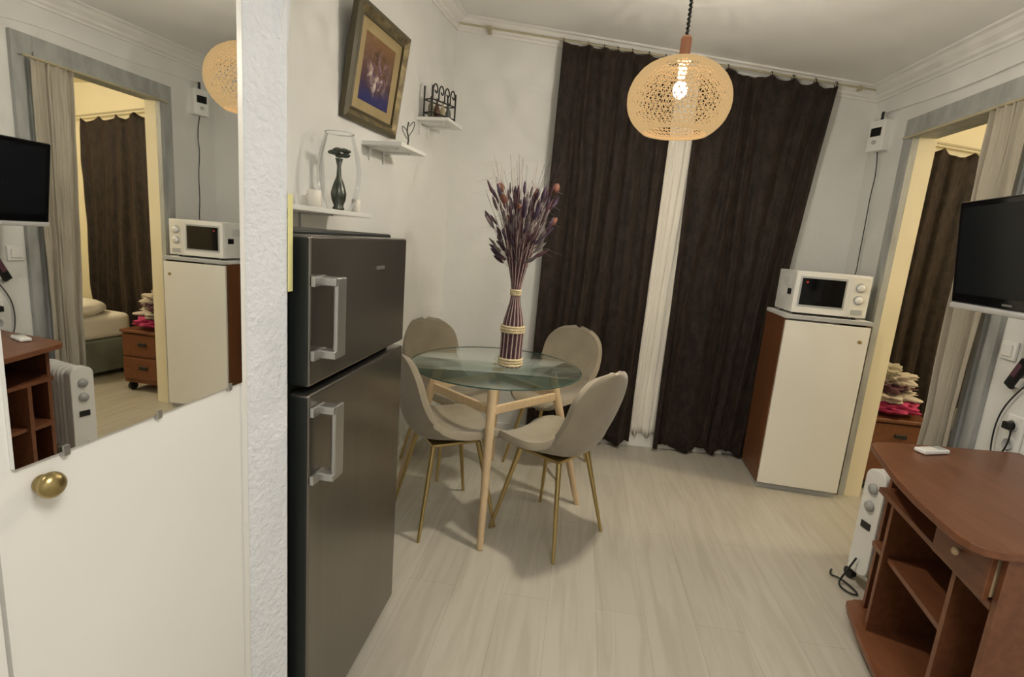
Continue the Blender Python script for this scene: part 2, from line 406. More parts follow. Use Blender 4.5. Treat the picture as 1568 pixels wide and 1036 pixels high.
b2=empty('dark_brown_curtain')
curtain('drape',(2.44,3.84,2.30),(3.95,3.82,2.17),(2.46,3.84,.05),(3.92,3.82,.05),M_brown,9,.025,sag=.05,rings=7,par=b2,seed=12)
cyl('rod',(2.42,3.86,2.33),(4.6,3.86,2.14),.008,.008,M_rod,b2)

# ---------------------------------------------------------------- mirror door
dr=empty('door_1')
def mbox(n,y0,y1,z0,z1,o0,o1,m,par):
    return prism(n,[(mx_(y0)+o0,y0),(mx_(y0)+o1,y0),(mx_(y1)+o1,y1),(mx_(y1)+o0,y1)],z0,z1,m,par)
mbox('leaf',.558,.991,.012,2.03,-.04,-.003,M_door,dr)
mbox('stile',.9925,1.006,0,2.03,-.04,.001,M_door,dr)
mbox('head',.558,.991,2.03,2.10,-.05,-.001,M_door,dr)
kn=empty('door_knob',(mx_(.609)-.003,.609,1.05))
kn.rotation_euler=(0,0,math.atan2(-.139,.99))
lathe('knob',[(.0,.001),(.011,.001),(.012,.004),(.008,.006),(.008,.008),(.013,.009),(.0165,.014),(.017,.019),(.015,.024),(.010,.028),(0,.030)],M_brass,kn,rot=(0,math.pi/2,0),seg=28)
mi=empty('wall_mirror')
mbox('glass',.578,.990,1.082,2.02,-.0025,.0025,M_mirror,mi)
for y in(.64,.79,.955):
    mbox('clip',y-.004,y+.004,1.075,1.089,-.0025,.004,M_silver,mi)

# ---------------------------------------------------------------- fridge
ang=math.atan2(1,.1217)
fr=empty('refrigerator',(-.446,1.13,0),ang)
W=.625;D=.53;H=1.385
box('body',(W/2,.055+(D-.055)/2,.02+(H-.02)/2),(W-.004,D-.055,H-.02),M_fbody,fr,bevel=.006)
box('upper_door',(W/2,.026,(1.375+1.035)/2),(W,.05,.34),M_steel,fr,bevel=.008,seg=3)
box('lower_door',(W/2,.026,(1.018+.055)/2),(W,.05,.963),M_steel,fr,bevel=.008,seg=3)
box('door_edge_upper',(.004,.028,1.205),(.014,.046,.33),M_fbody,fr,bevel=.003)
box('door_edge_lower',(.004,.028,.536),(.014,.046,.95),M_fbody,fr,bevel=.003)
box('kick_plate',(W/2,.07,.028),(W-.03,.02,.05),M_fbody,fr)
for z0,z1,n in((1.10,1.285,'upper'),(.80,.985,'lower')):
    box('handle_grip_'+n,(.060,-.040,(z0+z1)/2),(.046,.012,z1-z0),M_silver,fr,bevel=.004)
    for z in(z0+.009,z1-.009):
        box('handle_arm_'+n,(.046,-.022,z),(.034,.046,.020),M_silver,fr,rot=(0,0,0),bevel=.003)
        box('handle_plate_'+n,(.030,-.004,z),(.055,.010,.024),M_silver,fr,bevel=.002)
box('badge',(.40,-.0005,1.29),(.055,.002,.010),M_silver,fr)
for x in(.05,W-.05):
    for y in(.1,D-.06): cyl('foot',(x,y,0),(x,y,.021),.015,.015,M_black,fr)

yp=empty('yellow_note')
prism('sheet',[(-.4795,1.094),(-.4770,1.094),(-.4765,1.112),(-.4800,1.112)],1.255,1.455,M_yellow,yp)

# ---------------------------------------------------------------- left wall shelves & decor
la=math.atan2(.977,.215)
def lshelf(name,y0,y1,z,dep,brk=True):
    L=(y1-y0)/.977
    s=empty(name,(lx(y0),y0,z),la)
    box('board',(L/2,-dep/2-.001,-.011),(L,dep,.018),M_white,s,bevel=.002)
    for q in ([L*.25,L*.75] if brk else []):
        box('bracket_v',(q,-.006,-.05),(.016,.008,.06),M_white,s)
        box('bracket_h',(q,-dep*.4,-.0235),(.016,dep*.7,.006),M_white,s)
    return s
lshelf('wall_shelf',1.50,2.30,1.46,.20)
lshelf('wall_shelf',2.55,2.83,1.80,.20)
lshelf('wall_shelf',3.12,3.36,2.04,.20)
def onl(y,off,z):
    return (lx(y)+off*.977, y-off*.215, z)
hv=empty('glass_hurricane_vase',onl(2.20,.105,1.459))
lathe('glass',[(0.0,.002),(.05,.002),(.055,.01),(.072,.05),(.085,.11),(.087,.16),(.078,.22),(.062,.275),(.055,.30)],M_clear,hv)
tr=[(.055*math.cos(t*math.pi/16),.055*math.sin(t*math.pi/16),.30) for t in range(32)]
tube('rim',tr,.0018,mat('glass_rim_white',(.75,.76,.75),.15),hv,cyc=True)
pv=empty('bud_vase_insert');pv.parent=hv;pv.location=(0,0,.0035)
lathe('pewter_vase',[(0,.0),(.022,.0),(.024,.006),(.018,.015),(.028,.04),(.031,.065),(.022,.10),(.010,.13),(.008,.17),(.014,.195),(.016,.20),(.012,.198),(0,.17)],M_pewter,pv,seg=28)
for i in range(9):
    a=i*2.4;r=.026
    blob('petal',(r*math.cos(a),r*math.sin(a),.214+.008*(i%3)),(.020,.010,.009),M_pewter,pv,seed=i,sub=2)
for k,(y,off,r,h) in enumerate(((2.03,.11,.026,.065),(2.275,.14,.018,.055),(2.07,.05,.018,.045))):
    c=empty('pillar_candle',onl(y,off,1.459))
    lathe('wax',[(0,0),(r,0),(r,h-.004),(r-.004,h),(r*.5,h-.004),(0,h-.006)],M_wax,c,seg=24)
    cyl('wick',(0,0,h-.008),(0,0,h+.006),.001,.001,M_black,c,seg=6)
pf=empty('framed_painting',onl(2.60,.035,2.10),la)
pf.rotation_euler=(math.radians(8),0,la)
w,h=.50,.48
def frame_ring(n,wo,ho,wi,hi,y0,y1,m):
    v=[];
    for (a,b,y) in((wo,ho,.0),(wo,ho,y0),(wi,hi,y1),(wi,hi,.0)):
        v+=[(-a/2,y,-b/2),(a/2,y,-b/2),(a/2,y,b/2),(-a/2,y,b/2)]
    f=[]
    for k in range(3):
        for i in range(4):
            j=(i+1)%4;f.append((k*4+i,k*4+j,k*4+4+j,k*4+4+i))
    mesh(n,v,f,m,pf)
frame_ring('outer_moulding',w,h,w-.04,h-.04,-.022,-.030,M_darkfr)
frame_ring('mid_moulding',w-.04,h-.04,w-.09,h-.09,-.030,-.014,M_goldfr)
frame_ring('inner_moulding',w-.09,h-.09,w-.11,h-.11,-.016,-.020,M_darkfr)
frame_ring('mount',w-.11,h-.11,w-.22,h-.20,-.009,-.009,M_mat)
box('canvas',(0,-.005,0),(w-.21,.006,h-.19),M_paint,pf)
box('back_board',(0,.004,0),(w-.01,.006,h-.01),M_darkfr,pf)
cyl('hanging_wire',(0,.008,.1),(0,.035,.2),.002,.002,M_iron,pf,seg=6)
fg=empty('wire_figurine',onl(2.76,.13,1.7985))
lathe('base',[(0,0),(.016,0),(.016,.008),(0,.01)],M_white,fg,seg=16)
tube('body',[(0,0,.008),(.01,0,.05),(-.006,0,.09),(.004,0,.13)],.004,M_pewter,fg)
tube('wing_1',[(0,0,.06),(.03,0,.09),(.035,0,.15),(.008,0,.11)],.002,M_pewter,fg)
tube('wing_2',[(0,0,.05),(-.025,0,.08),(-.03,0,.12),(-.004,0,.09)],.002,M_pewter,fg)
ra=empty('wrought_iron_rack',onl(3.235,.10,2.0375),la-.35)
for x in(-.10,.10):
    for y in(-.03,.03):cyl('post',(x,y,0),(x,y,.17),.005,.005,M_iron,ra,seg=8)
for z in(.03,.10):
    for y in(-.03,.03):cyl('rail',(-.10,y,z),(.10,y,z),.004,.004,M_iron,ra,seg=8)
    for x in(-.10,.10):cyl('rail_s',(x,-.03,z),(x,.03,z),.004,.004,M_iron,ra,seg=8)
for k in range(4):
    x=-.075+.05*k
    tube('scroll',[(x-.02,-.03,.10),(x-.024,-.03,.16),(x,-.03,.19),(x+.022,-.03,.16),(x+.008,-.03,.13),(x-.004,-.03,.15)],.004,M_iron,ra)
    lathe('bottle',[(0,.004),(.016,.004),(.017,.06),(.013,.075),(.006,.09),(.006,.12),(0,.12)],mat('bottle_%d'%k,[(.18,.16,.10),(.10,.05,.03),(.4,.35,.22),(.12,.13,.12)][k],.3),ra,loc=(x,0,.0),seg=16)

# ---------------------------------------------------------------- pendant lamp
PX,PY,PZ=.590,2.25,2.000
pl=empty('pendant_lamp',(PX,PY,PZ))
def shade():
    nu=54;A=.200;B=.150;v=[];f=[]
    lat=[math.radians(a) for a in [ -54,-50]+[ -44+ k*7.2 for k in range(17)]]
    n=len(lat)
    for k,a in enumerate(lat):
        for i in range(nu):
            t=2*math.pi*(i+.5*(k%2))/nu+random.uniform(-.016,.016)
            rr=math.copysign(abs(math.cos(a))**.85,1)
            aa=a+random.uniform(-.014,.014)
            v.append((A*rr*math.cos(t),A*rr*math.sin(t),B*math.sin(aa)*1.02))
    for k in range(n-1):
        for i in range(nu):
            j=(i+1)%nu;a=k*nu;b=(k+1)*nu
            if k%2==0:
                f.append((a+i,a+j,b+i));f.append((a+j,b+j,b+i))
            else:
                f.append((a+i,b+j,b+i));f.append((a+i,a+j,b+j))
    o=mesh('woven_shade',v,f,M_shade,pl)
    wf=o.modifiers.new('wire','WIREFRAME');wf.thickness=.0070;wf.use_even_offset=False
    for q,nm in((0,'bottom_rim'),(-1,'top_rim')):
        r0=A*math.cos(lat[q])**.85
        pts=[(r0*math.cos(t*math.pi/24),r0*math.sin(t*math.pi/24),B*math.sin(lat[q])*1.02) for t in range(48)]
        tube(nm,pts,.005 if q==0 else .004,M_shade,pl,cyc=True)
    rt=A*math.cos(lat[-1])**.85
    for k in range(3):
        a=k*2*math.pi/3+.3
        tube('spoke',[(rt*math.cos(a),rt*math.sin(a),.146),(.02*math.cos(a),.02*math.sin(a),.150)],.002,M_iron,pl)
shade()
lathe('wood_cap',[(0,.143),(.028,.143),(.030,.154),(.021,.158),(.021,.228),(.016,.238),(.006,.241),(0,.241)],M_wood_dk,pl,seg=28)
hc=cz(PX,PY)-PZ
tube('cord',[(0,0,.239),(.002,0,.36),(0,0,hc-.01)],.0045,M_black,pl)
tube('cord_coil',[(.006*math.cos(t*.9),.006*math.sin(t*.9),.242+t*.0024) for t in range(90)],.003,M_black,pl)
lathe('ceiling_rose',[(0,hc-.03),(.03,hc-.03),(.04,hc-.01),(.04,hc),(0,hc)],M_white,pl,seg=24)
cyl('socket',(0,0,.085),(0,0,.144),.016,.016,M_white,pl)
blob('bulb',(0,0,.04),(.028,.028,.034),M_bulb,pl,amp=0,sub=3)

def light(name,kind,loc,energy,col,size=.1,rot=(0,0,0)):
    l=bpy.data.lights.new(name,kind);l.energy=energy;l.color=col
    if kind=='AREA': l.size=size
    else: l.shadow_soft_size=size
    o=bpy.data.objects.new(name,l);C.objects.link(o);o.location=loc;o.rotation_euler=rot;return o
light('pendant_light','POINT',(PX,PY,PZ+.04),148,(1,.90,.745),.037)
light('added_fill_light','AREA',(.5,-.1,2.40),27,(1,.95,.88),.7)  # unseen fill lamp added behind the camera to brighten the room
light('bedroom_light','POINT',(3.6,2.4,2.25),56,(1,.86,.62),.12)

# ---------------------------------------------------------------- dining table
TC=(-.07,2.67)
tb=empty('glass_dining_table',(TC[0],TC[1],0))
R=.445
prof=[(0,.742),(R-.003,.742),(R,.745),(R,.749),(R-.003,.752),(0,.752)]
lathe('glass_top',prof,M_glass,tb,seg=96)
edge=mat('glass_edge_green',(0.06,0.11,0.09),.1)
lathe('glass_rim',[(R-.001,.744),(R+.0015,.744),(R+.0015,.750),(R-.001,.750),(R-.001,.744)],edge,tb,seg=96)
angs=[math.radians(a) for a in(-90,0,90,180)]
tops=[];
for a in angs:
    f=Vector((.50*math.cos(a),.50*math.sin(a),0));t=Vector((.30*math.cos(a),.30*math.sin(a),.715))
    cyl('leg',f,t,.015,.024,M_beech,tb,seg=18);tops.append(f.lerp(t,.85))
    cyl('pad',t,t+Vector((0,0,.0265)),.018,.018,M_silver,tb)
for i in range(4):
    a=tops[i];b=tops[(i+1)%4];d=(b-a)
    c=(a+b)/2
    o=box('stretcher',(0,0,0),(d.length-.02,.020,.042),M_beech,tb,bevel=.004);o.location=c;o.rotation_euler=(0,0,math.atan2(d.y,d.x))

# ---------------------------------------------------------------- chairs
def chair(x,y,fx,fy):
    rz=math.atan2(fy,fx)-math.pi/2
    ch=empty('dining_chair',(x,y,0),rz)
    P=[(.225,.425),(.215,.452),(.16,.468),(.09,.466),(0,.457),(-.09,.453),(-.15,.468),(-.19,.51),(-.215,.57),(-.235,.65),(-.252,.73),(-.266,.80),(-.276,.865)]
    def cr(p0,p1,p2,p3,t):
        return tuple(.5*((2*p1[i])+(-p0[i]+p2[i])*t+(2*p0[i]-5*p1[i]+4*p2[i]-p3[i])*t*t+(-p0[i]+3*p1[i]-3*p2[i]+p3[i])*t**3) for i in(0,1))
    Q=[]
    for i in range(len(P)-1):
        p0=P[max(i-1,0)];p3=P[min(i+2,len(P)-1)]
        for k in range(4):Q.append(cr(p0,P[i],P[i+1],p3,k/4))
    Q.append(P[-1])
    L=[0]
    for i in range(1,len(Q)):L.append(L[-1]+math.dist(Q[i],Q[i-1]))
    T=L[-1];nt=24;v=[];f=[]
    for i,(yy,zz) in enumerate(Q):
        a=L[i];u=a/T
        j0=max(i-1,0);j1=min(i+1,len(Q)-1)
        ty=Q[j1][0]-Q[j0][0];tz=Q[j1][1]-Q[j0][1];l=math.hypot(ty,tz);ty/=l;tz/=l
        ny,nz=tz,-ty
        wid=.212 if u<.3 else .212-.018*math.sin(min(1,(u-.3)/.4)*math.pi)
        wid*= 1.0 if u<.55 else 1-.08*(u-.55)
        e=1.0
        if a<.16: e=min(e,(1-(1-a/.16)**2.6)**(1/2.6))
        b=T-a
        if b<.20: e=min(e,(1-(1-b/.20)**2.6)**(1/2.6))
        wid=max(wid*e,.02)
        curl=.028+.065*math.exp(-((u-.50)/.16)**2)+.012*(u>.6)
        for k in range(nt+1):
            t=-1+2*k/nt
            c=curl*abs(t)**2.2*(wid/.22)
            v.append((wid*t,yy+ny*c,zz+nz*c))
    w=nt+1
    for i in range(len(Q)-1):
        for k in range(nt):f.append((i*w+k,i*w+k+1,(i+1)*w+k+1,(i+1)*w+k))
    o=mesh('shell',v,f,M_velvet,ch,smooth=True)
    s=o.modifiers.new('s','SOLIDIFY');s.thickness=.034;s.offset=0
    b=o.modifiers.new('b','BEVEL');b.width=.012;b.segments=3;b.limit_method='ANGLE';b.angle_limit=1.0
    box('seat_frame',(0,0,.427),(.24,.24,.014),M_gold,ch,bevel=.003)
    for sx in(-1,1):
        for sy in(-1,1):
            cyl('leg',(sx*.115,sy*.115,.425),(sx*.20,sy*.195,0.0),.0135,.0075,M_gold,ch,seg=14)
    return ch
chair(.245,2.385,-.76,.65)
chair(-.28,2.455,.88,.48)
chair(-.36,3.08,.70,-.71)
chair(.28,3.20,-.55,-.83)

# ---------------------------------------------------------------- dried flowers in woven vase
vx,vy,vz=.0,2.67,.7525
dv=empty('dried_flower_arrangement',(vx,vy,vz))
def sticks(name,specs,m):
    v=[];f=[]
    for pts,r in specs:
        base=len(v);n=len(pts)
        for i,p in enumerate(pts):
            rr=r*(1-.6*i/max(1,n-1)) if n>2 else r
            for k in range(5):
                a=2*math.pi*k/5;v.append((p[0]+rr*math.cos(a),p[1]+rr*math.sin(a),p[2]))
        for i in range(n-1):
            for k in range(5):
                q=(k+1)%5;f.append((base+i*5+k,base+i*5+q,base+i*5+5+q,base+i*5+5+k))
    return mesh(name,v,f,m,dv,smooth=True)
outer=[[],[]]
nst=44
for i in range(nst):
    a=2*math.pi*i/nst
    prof=[(.056,0),(.054,.10),(.056,.19),(.046,.25),(.026,.33),(.020,.385),(.030,.45),(.050,.54),(.075,.64),(.09,.70)]
    pts=[(r*math.cos(a+.4*z),r*math.sin(a+.4*z),z) for r,z in prof]
    outer[0 if i%3 else 1].append((pts,.0042))
sticks('purple_sticks',outer[0],M_stickp);sticks('pale_sticks',outer[1],M_sticki)
lathe('inner_liner',[(0,.004),(.048,.004),(.048,.19),(.036,.26),(.016,.34),(.012,.38),(0,.38)],M_stickp,dv,seg=24)
for zz,r in((.012,.060),(.026,.060),(.04,.060),(.185,.059),(.197,.059),(.21,.057),(.375,.023),(.385,.023),(.395,.024)):
    pts=[(r*math.cos(t*math.pi/12),r*math.sin(t*math.pi/12),zz) for t in range(24)]
    tube('rope_ring',pts,.007,M_rope,dv,cyc=True)
sp=[[],[]];heads=[[],[],[]]
for i in range(230):
    a=random.uniform(0,2*math.pi);k=random.random()**.6;R2=.19*k
    z1=random.uniform(.54,.90) if i%4 else random.uniform(.85,1.06)
    R2*=z1/.85
    b=random.uniform(-.02,.02)
    pts=[(.012*math.cos(a),.012*math.sin(a),.38),(.035*k*math.cos(a)+b*.3,.035*k*math.sin(a),.5),(R2*.5*math.cos(a)+b,R2*.5*math.sin(a),.5+(z1-.5)*.55),(R2*math.cos(a),R2*math.sin(a),z1)]
    sp[0 if i%3 else 1].append((pts,.0017))
    if i%4: heads[i%3].append((pts[-1],pts[-2]))
for i in range(46):
    a=random.uniform(0,2*math.pi);R2=random.uniform(.17,.29);z1=random.uniform(.60,1.02)
    pts=[(.012*math.cos(a),.012*math.sin(a),.38),(.05*math.cos(a),.05*math.sin(a),.55),(R2*.6*math.cos(a),R2*.6*math.sin(a),z1),(R2*math.cos(a),R2*math.sin(a),z1-.03)]
    sp[i%2].append((pts,.0014))
sticks('stems_dark',sp[0],M_stickp);sticks('stems_pale',sp[1],M_sticki)
def headmesh(name,lst,m,rw,rh):
    v=[];f=[]
    for c,pr in lst:
        c=Vector(c);d=(c-Vector(pr)).normalized();a=d.orthogonal().normalized();b2_=d.cross(a);base=len(v)
        s=random.uniform(.7,1.3)
        for j,(q,hh) in enumerate(((.25,-1),(.9,-.5),(1,.1),(.6,.7),(.08,1))):
            for k in range(7):
                t=2*math.pi*k/7;r=rw*s*q*random.uniform(.75,1.25)
                v.append(c+d*(hh*rh*s)+a*math.cos(t)*r+b2_*math.sin(t)*r)
        for j in range(4):
            for k in range(7):
                q=(k+1)%7;f.append((base+j*7+k,base+j*7+q,base+j*7+7+q,base+j*7+7+k))
    mesh(name,v,f,m,dv,smooth=True)
headmesh('lavender_heads',heads[0],M_lav,.008,.034)
headmesh('grey_heads',heads[1],M_greyfl,.007,.036)
headmesh('plum_heads',heads[2],M_stickp,.007,.034)
lf=[]
for i in range(8):
    a=random.uniform(0,6.28);k=random.uniform(.06,.19);z=random.uniform(.74,.93)
    lf.append(((k*math.cos(a),k*math.sin(a),z),(k*.6*math.cos(a),k*.6*math.sin(a),z-.1)))
headmesh('rust_leaves',lf,M_rust,.015,.022)

# ---------------------------------------------------------------- white cabinet + microwave
ca=math.radians(-10)
cb=empty('white_storage_cabinet',(1.598,3.075,0),ca)
W2,D2,H2=.465,.385,1.10
box('side_left',(.009,D2/2+.01,.03+(H2-.05)/2),(.018,D2-.02,H2-.05),M_bside,cb)
box('side_right',(W2-.009,D2/2+.01,.03+(H2-.05)/2),(.018,D2-.02,H2-.05),M_bside,cb)
box('back',(W2/2,D2-.012,.5),(W2-.036,.008,.96),M_bside,cb)
box('plinth',(W2/2,D2/2+.01,.018),(W2-.006,D2-.03,.036),M_grey,cb)
box('top',(W2/2,D2/2,H2-.012),(W2+.006,D2,.024),M_white,cb,bevel=.003)
box('top_edge',(W2/2,-.002,H2-.012),(W2+.008,.004,.022),M_grey,cb)
box('door_panel',(W2/2,.003,.04+(H2-.075)/2),(W2-.006,.018,H2-.075),M_whitelam,cb,bevel=.003)
lathe('lock',[(0,0),(.010,0),(.010,.006),(.007,.009),(0,.009)],M_brass,cb,loc=(W2-.05,-.006,H2-.12),rot=(math.pi/2,0,0),seg=18)
mw=empty('microwave_oven',(1.625,3.08,H2+.001),ca+.03)
MW=.405
box('body',(MW/2,.155,.012+.122),(MW,.29,.244),M_white,mw,bevel=.008)
box('front_panel',(MW/2,.005,.134),(MW,.014,.24),M_white,mw,bevel=.004)
box('door_window',(.150,-.004,.140),(.235,.006,.155),M_blackg,mw,bevel=.002)
box('window_bezel',(.150,-.0015,.140),(.255,.006,.178),M_grey,mw,bevel=.002)
box('control_panel',(.348,-.003,.134),(.09,.004,.22),M_whitelam,mw,bevel=.001)
for z in(.185,.115):
    lathe('dial',[(0,0),(.022,0),(.020,.014),(.008,.018),(0,.018)],M_white,mw,loc=(.348,-.005,z),rot=(math.pi/2,0,0),seg=24)
    lathe('dial_ring',[(.023,0),(.028,0),(.028,.002),(.023,.002)],M_grey,mw,loc=(.348,-.005,z),rot=(math.pi/2,0,0),seg=24)
box('open_button',(.348,-.007,.045),(.06,.005,.028),M_grey,mw,bevel=.001)
lathe('red_mark',[(0,0),(.006,0),(.006,.001),(0,.001)],mat('red_label',(.6,.02,.02),.4),mw,loc=(.06,-.0075,.195),rot=(math.pi/2,0,0),seg=14)
for x in(.04,MW-.04):
    for y in(.05,.27):cyl('foot',(x,y,0),(x,y,.013),.012,.012,M_black,mw,seg=12)
for k in range(8): box('side_vent',(-.0008,.10+.012*k,.19),(.002,.005,.05),M_grey,mw)
box('energy_label',(-.0008,.08,.13),(.001,.06,.035),M_black,mw)

ra_=math.atan2(-.9927,-.1208)
def onr(y,off,z): return (rx(y)-off*.9927, y+off*.1208, z)
em=empty('thermostat_box',onr(3.42,0.0,2.20),ra_+.35)
box('box',(0,-.045,0),(.11,.06,.18),M_white,em,bevel=.006)
box('display',(0.0,-.077,.02),(.07,.004,.05),M_black,em)
box('wall_plate',(-.01,-.012,0),(.09,.024,.15),M_white,em)
cyl('knob',(0,-.075,-.04),(0,-.085,-.04),.012,.012,M_grey,em)
cyl('inlet',(0,-.05,.09),(0,-.05,.14),.008,.008,M_black,em)
wp=[onr(3.42,.03,2.11),onr(3.40,.02,2.0),onr(3.43,.015,1.85),onr(3.39,.03,1.7),onr(3.41,.02,1.5),onr(3.38,.03,1.35),onr(3.40,.06,1.2),onr(3.42,.05,1.12)]
tube('meter_cable',wp,.003,M_black)
tube('surface_cable',[onr(3.50,.02,2.35),onr(3.1,.02,2.32),onr(2.7,.02,2.30),onr(2.35,.02,2.31),onr(2.0,.02,2.26),onr(1.8,.015,2.1),onr(1.75,.012,1.5)],.004,M_white)

# ---------------------------------------------------------------- TV
ta=math.atan2(-.98,-.196)
tv=empty('television',(1.665,1.790,1.48),ta)
tv.rotation_euler=(math.radians(7),0,ta)
box('bezel',(0,0,.01),(.64,.035,.385),M_blackg,tv,bevel=.008)
box('screen',(0,-.0185,.018),(.585,.002,.325),mat('lcd_screen',(.006,.008,.010),.18),tv)
box('silver_strip',(0,-.006,-.192),(.635,.036,.022),mat('tv_trim_silver',(.62,.62,.62),.35,metal=.3),tv,bevel=.006)
box('logo',(0,-.019,-.165),(.05,.001,.008),M_silver,tv)
box('rear_bulge',(0,.04,0),(.42,.05,.26),M_black,tv,bevel=.015)
box('vesa_plate',(0,.07,-.02),(.12,.012,.12),M_iron,tv)
cyl('arm_1',(0,.075,-.08),(.05,.15,-.16),.014,.014,M_iron,tv)
cyl('arm_2',(.05,.15,-.16),(-.06,.27,-.20),.014,.014,M_iron,tv)
cyl('arm_3',(0,.075,-.02),(0,.075,-.09),.014,.014,M_iron,tv)
wpn=empty('tv_wall_bracket',onr(1.86,.012,1.28),ra_)
box('plate',(0,0,0),(.07,.022,.16),M_iron,wpn,bevel=.003)

sw=empty('light_switch',onr(2.11,.001,1.12),ra_)
box('plate',(0,-.006,0),(.078,.012,.078),M_white,sw,bevel=.004);box('rocker',(0,-.015,0),(.05,.008,.05),M_white,sw,bevel=.003,rot=(.08,0,0))
so=empty('power_socket',onr(1.99,.001,.80),ra_)
box('plate',(0,-.007,0),(.08,.014,.16),M_white,so,bevel=.004)
for z in(-.038,.038): lathe('outlet',[(.0,.002),(.018,.002),(.020,.008),(.024,.008),(.024,0)],M_grey,so,loc=(0,-.014,z),rot=(math.pi/2,0,0),seg=20)
box('plug',(0,-.03,.038),(.03,.035,.03),M_black,so,bevel=.004)
rm=empty('wall_remote_control',onr(2.03,.018,1.04),ra_)
box('body',(0,0,0),(.042,.02,.13),M_black,rm,rot=(0,.45,0),bevel=.006)
box('buttons',(0.004,-.011,.015),(.024,.003,.06),M_plum,rm,rot=(0,.45,0))
box('holder',(0,.009,-.03),(.03,.014,.04),M_white,rm,rot=(0,.45,0))
tube('tv_cable',[onr(1.86,.03,1.22),onr(1.90,.012,1.10),onr(2.02,.012,.97),onr(2.08,.012,.85),onr(2.07,.015,.70),onr(2.02,.03,.68),onr(1.97,.03,.76),onr(1.97,.035,.83)],.003,M_black)

# ---------------------------------------------------------------- desk
dk=empty('computer_desk')
def fx(y): return 1.275+.26*(y-1.2)
top=[(rx(1.93)-.015,1.935),(1.475,1.935),(1.43,1.925),(1.395,1.90),(1.37,1.84),(1.32,1.72),(1.265,1.58),(1.225,1.45),(1.195,1.32),(1.185,1.25),(1.188,1.21),(1.205,1.185),(1.24,1.172),(rx(1.165)-.015,1.172)]
prism('desk_top',top,.726,.750,M_cherry,dk,bevel=.004)
base=[(rx(1.95)-.03,1.945),(1.50,1.945),(1.455,1.93),(1.43,1.88),(1.37,1.72),(1.30,1.50),(1.25,1.30),(1.24,1.21),(1.26,1.18),(rx(1.18)-.03,1.18)]
prism('base_board',base,.035,.060,M_cherry,dk,bevel=.004)
def yp_(n,y,z0,z1,front=None,m=M_cherry):
    f0=front if front else fx(y)
    prism(n,[(f0,y-.009),(rx(y)-.03,y-.009),(rx(y)-.03,y+.009),(f0+.004,y+.009)],z0,z1,m,dk)
yp_('side_far',1.90,.060,.726,1.50);yp_('side_near',1.20,.060,.726,1.275)
yp_('divider_1',1.77,.060,.565);yp_('divider_2',1.37,.060,.565)
yp_('drawer_divider',1.46,.583,.726)
def shelf(n,y0,y1,z,inset=0):
    prism(n,[(fx(y0)+inset,y0),(rx(y0)-.04,y0),(rx(y1)-.04,y1),(fx(y1)+inset,y1)],z,z+.018,M_cherry,dk)
shelf('upper_shelf',1.21,1.89,.565);shelf('mid_shelf',1.38,1.76,.35,.02);shelf('small_shelf',1.78,1.89,.34,.02)
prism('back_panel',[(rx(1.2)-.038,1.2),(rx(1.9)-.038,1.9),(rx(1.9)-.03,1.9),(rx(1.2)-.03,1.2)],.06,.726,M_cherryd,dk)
prism('drawer_front',[(fx(1.215)-.022,1.215),(fx(1.45)-.030,1.45),(fx(1.45)-.012,1.45),(fx(1.215)-.004,1.215)],.588,.715,M_cherry,dk,bevel=.003)
prism('drawer_box',[(fx(1.22)-.004,1.22),(fx(1.44)-.012,1.44),(1.75,1.44),(1.75,1.22)],.595,.70,M_beech,dk)
lathe('drawer_knob',[(0,0),(.006,0),(.006,.010),(.011,.014),(.011,.019),(.006,.023),(0,.024)],M_beech,dk,loc=(fx(1.33)-.024,1.33,.655),rot=(0,-math.pi/2,0),seg=18)
for x,y in((1.50,1.90),(1.30,1.23),(1.9,1.88),(1.82,1.23)):
    cyl('caster',(x-.01,y,.018),(x+.01,y,.018),.018,.018,M_black,dk,seg=16)
rc=empty('remote_control',(1.585,1.85,.7505),.25)
box('body',(0,0,.009),(.12,.045,.016),M_white,rc,bevel=.005)
box('display',(.03,0,.0175),(.035,.03,.002),M_grey,rc);box('buttons',(-.02,0,.0175),(.04,.03,.002),M_whitelam,rc)

# ---------------------------------------------------------------- oil heater
hx,hy=1.61,2.12
ht=empty('oil_radiator_heater',(hx,hy,0),.12)
def fin(x,wy_,h0,h1,th,m,name):
    pts=[]
    r=.04
    for cx,cz_,a0 in((wy_/2-r,h1-r,0),(-wy_/2+r,h1-r,90),(-wy_/2+r,h0+r,180),(wy_/2-r,h0+r,270)):
        for k in range(6):
            a=math.radians(a0+k*18);pts.append((cx+r*math.cos(a),cz_+r*math.sin(a)))
    n=len(pts);v=[(x,p[0],p[1]) for p in pts]+[(x+th,p[0],p[1]) for p in pts]
    f=[tuple(range(n)),tuple(range(n,2*n))]+[(i,(i+1)%n,n+(i+1)%n,n+i) for i in range(n)]
    o=mesh(name,v,f,m,ht);b=o.modifiers.new('b','BEVEL');b.width=.005;b.segments=2;b.limit_method='ANGLE'
fin(0,.11,.07,.555,.055,M_white,'control_housing')
for k in range(7): fin(.072+k*.040,.115,.09,.545,.016,M_white,'fin_%d'%k)
for z in(.12,.50): cyl('header_tube',(.05,0,z),(.34,0,z),.022,.022,M_white,ht)
for z in(.47,.39):
    lathe('control_dial',[(0,0),(.024,0),(.022,.010),(0,.012)],M_grey,ht,loc=(0,0,z),rot=(0,-math.pi/2,0),seg=22)
box('indicator',(-.002,0,.30),(.004,.05,.03),M_black,ht)
for x in(.04,.31):
    box('foot_bar',(x,0,.06),(.03,.16,.02),M_white,ht,bevel=.004)
    for s in(-1,1):cyl('wheel',(x-.012,s*.07,.025),(x+.012,s*.07,.025),.025,.025,M_black,ht)
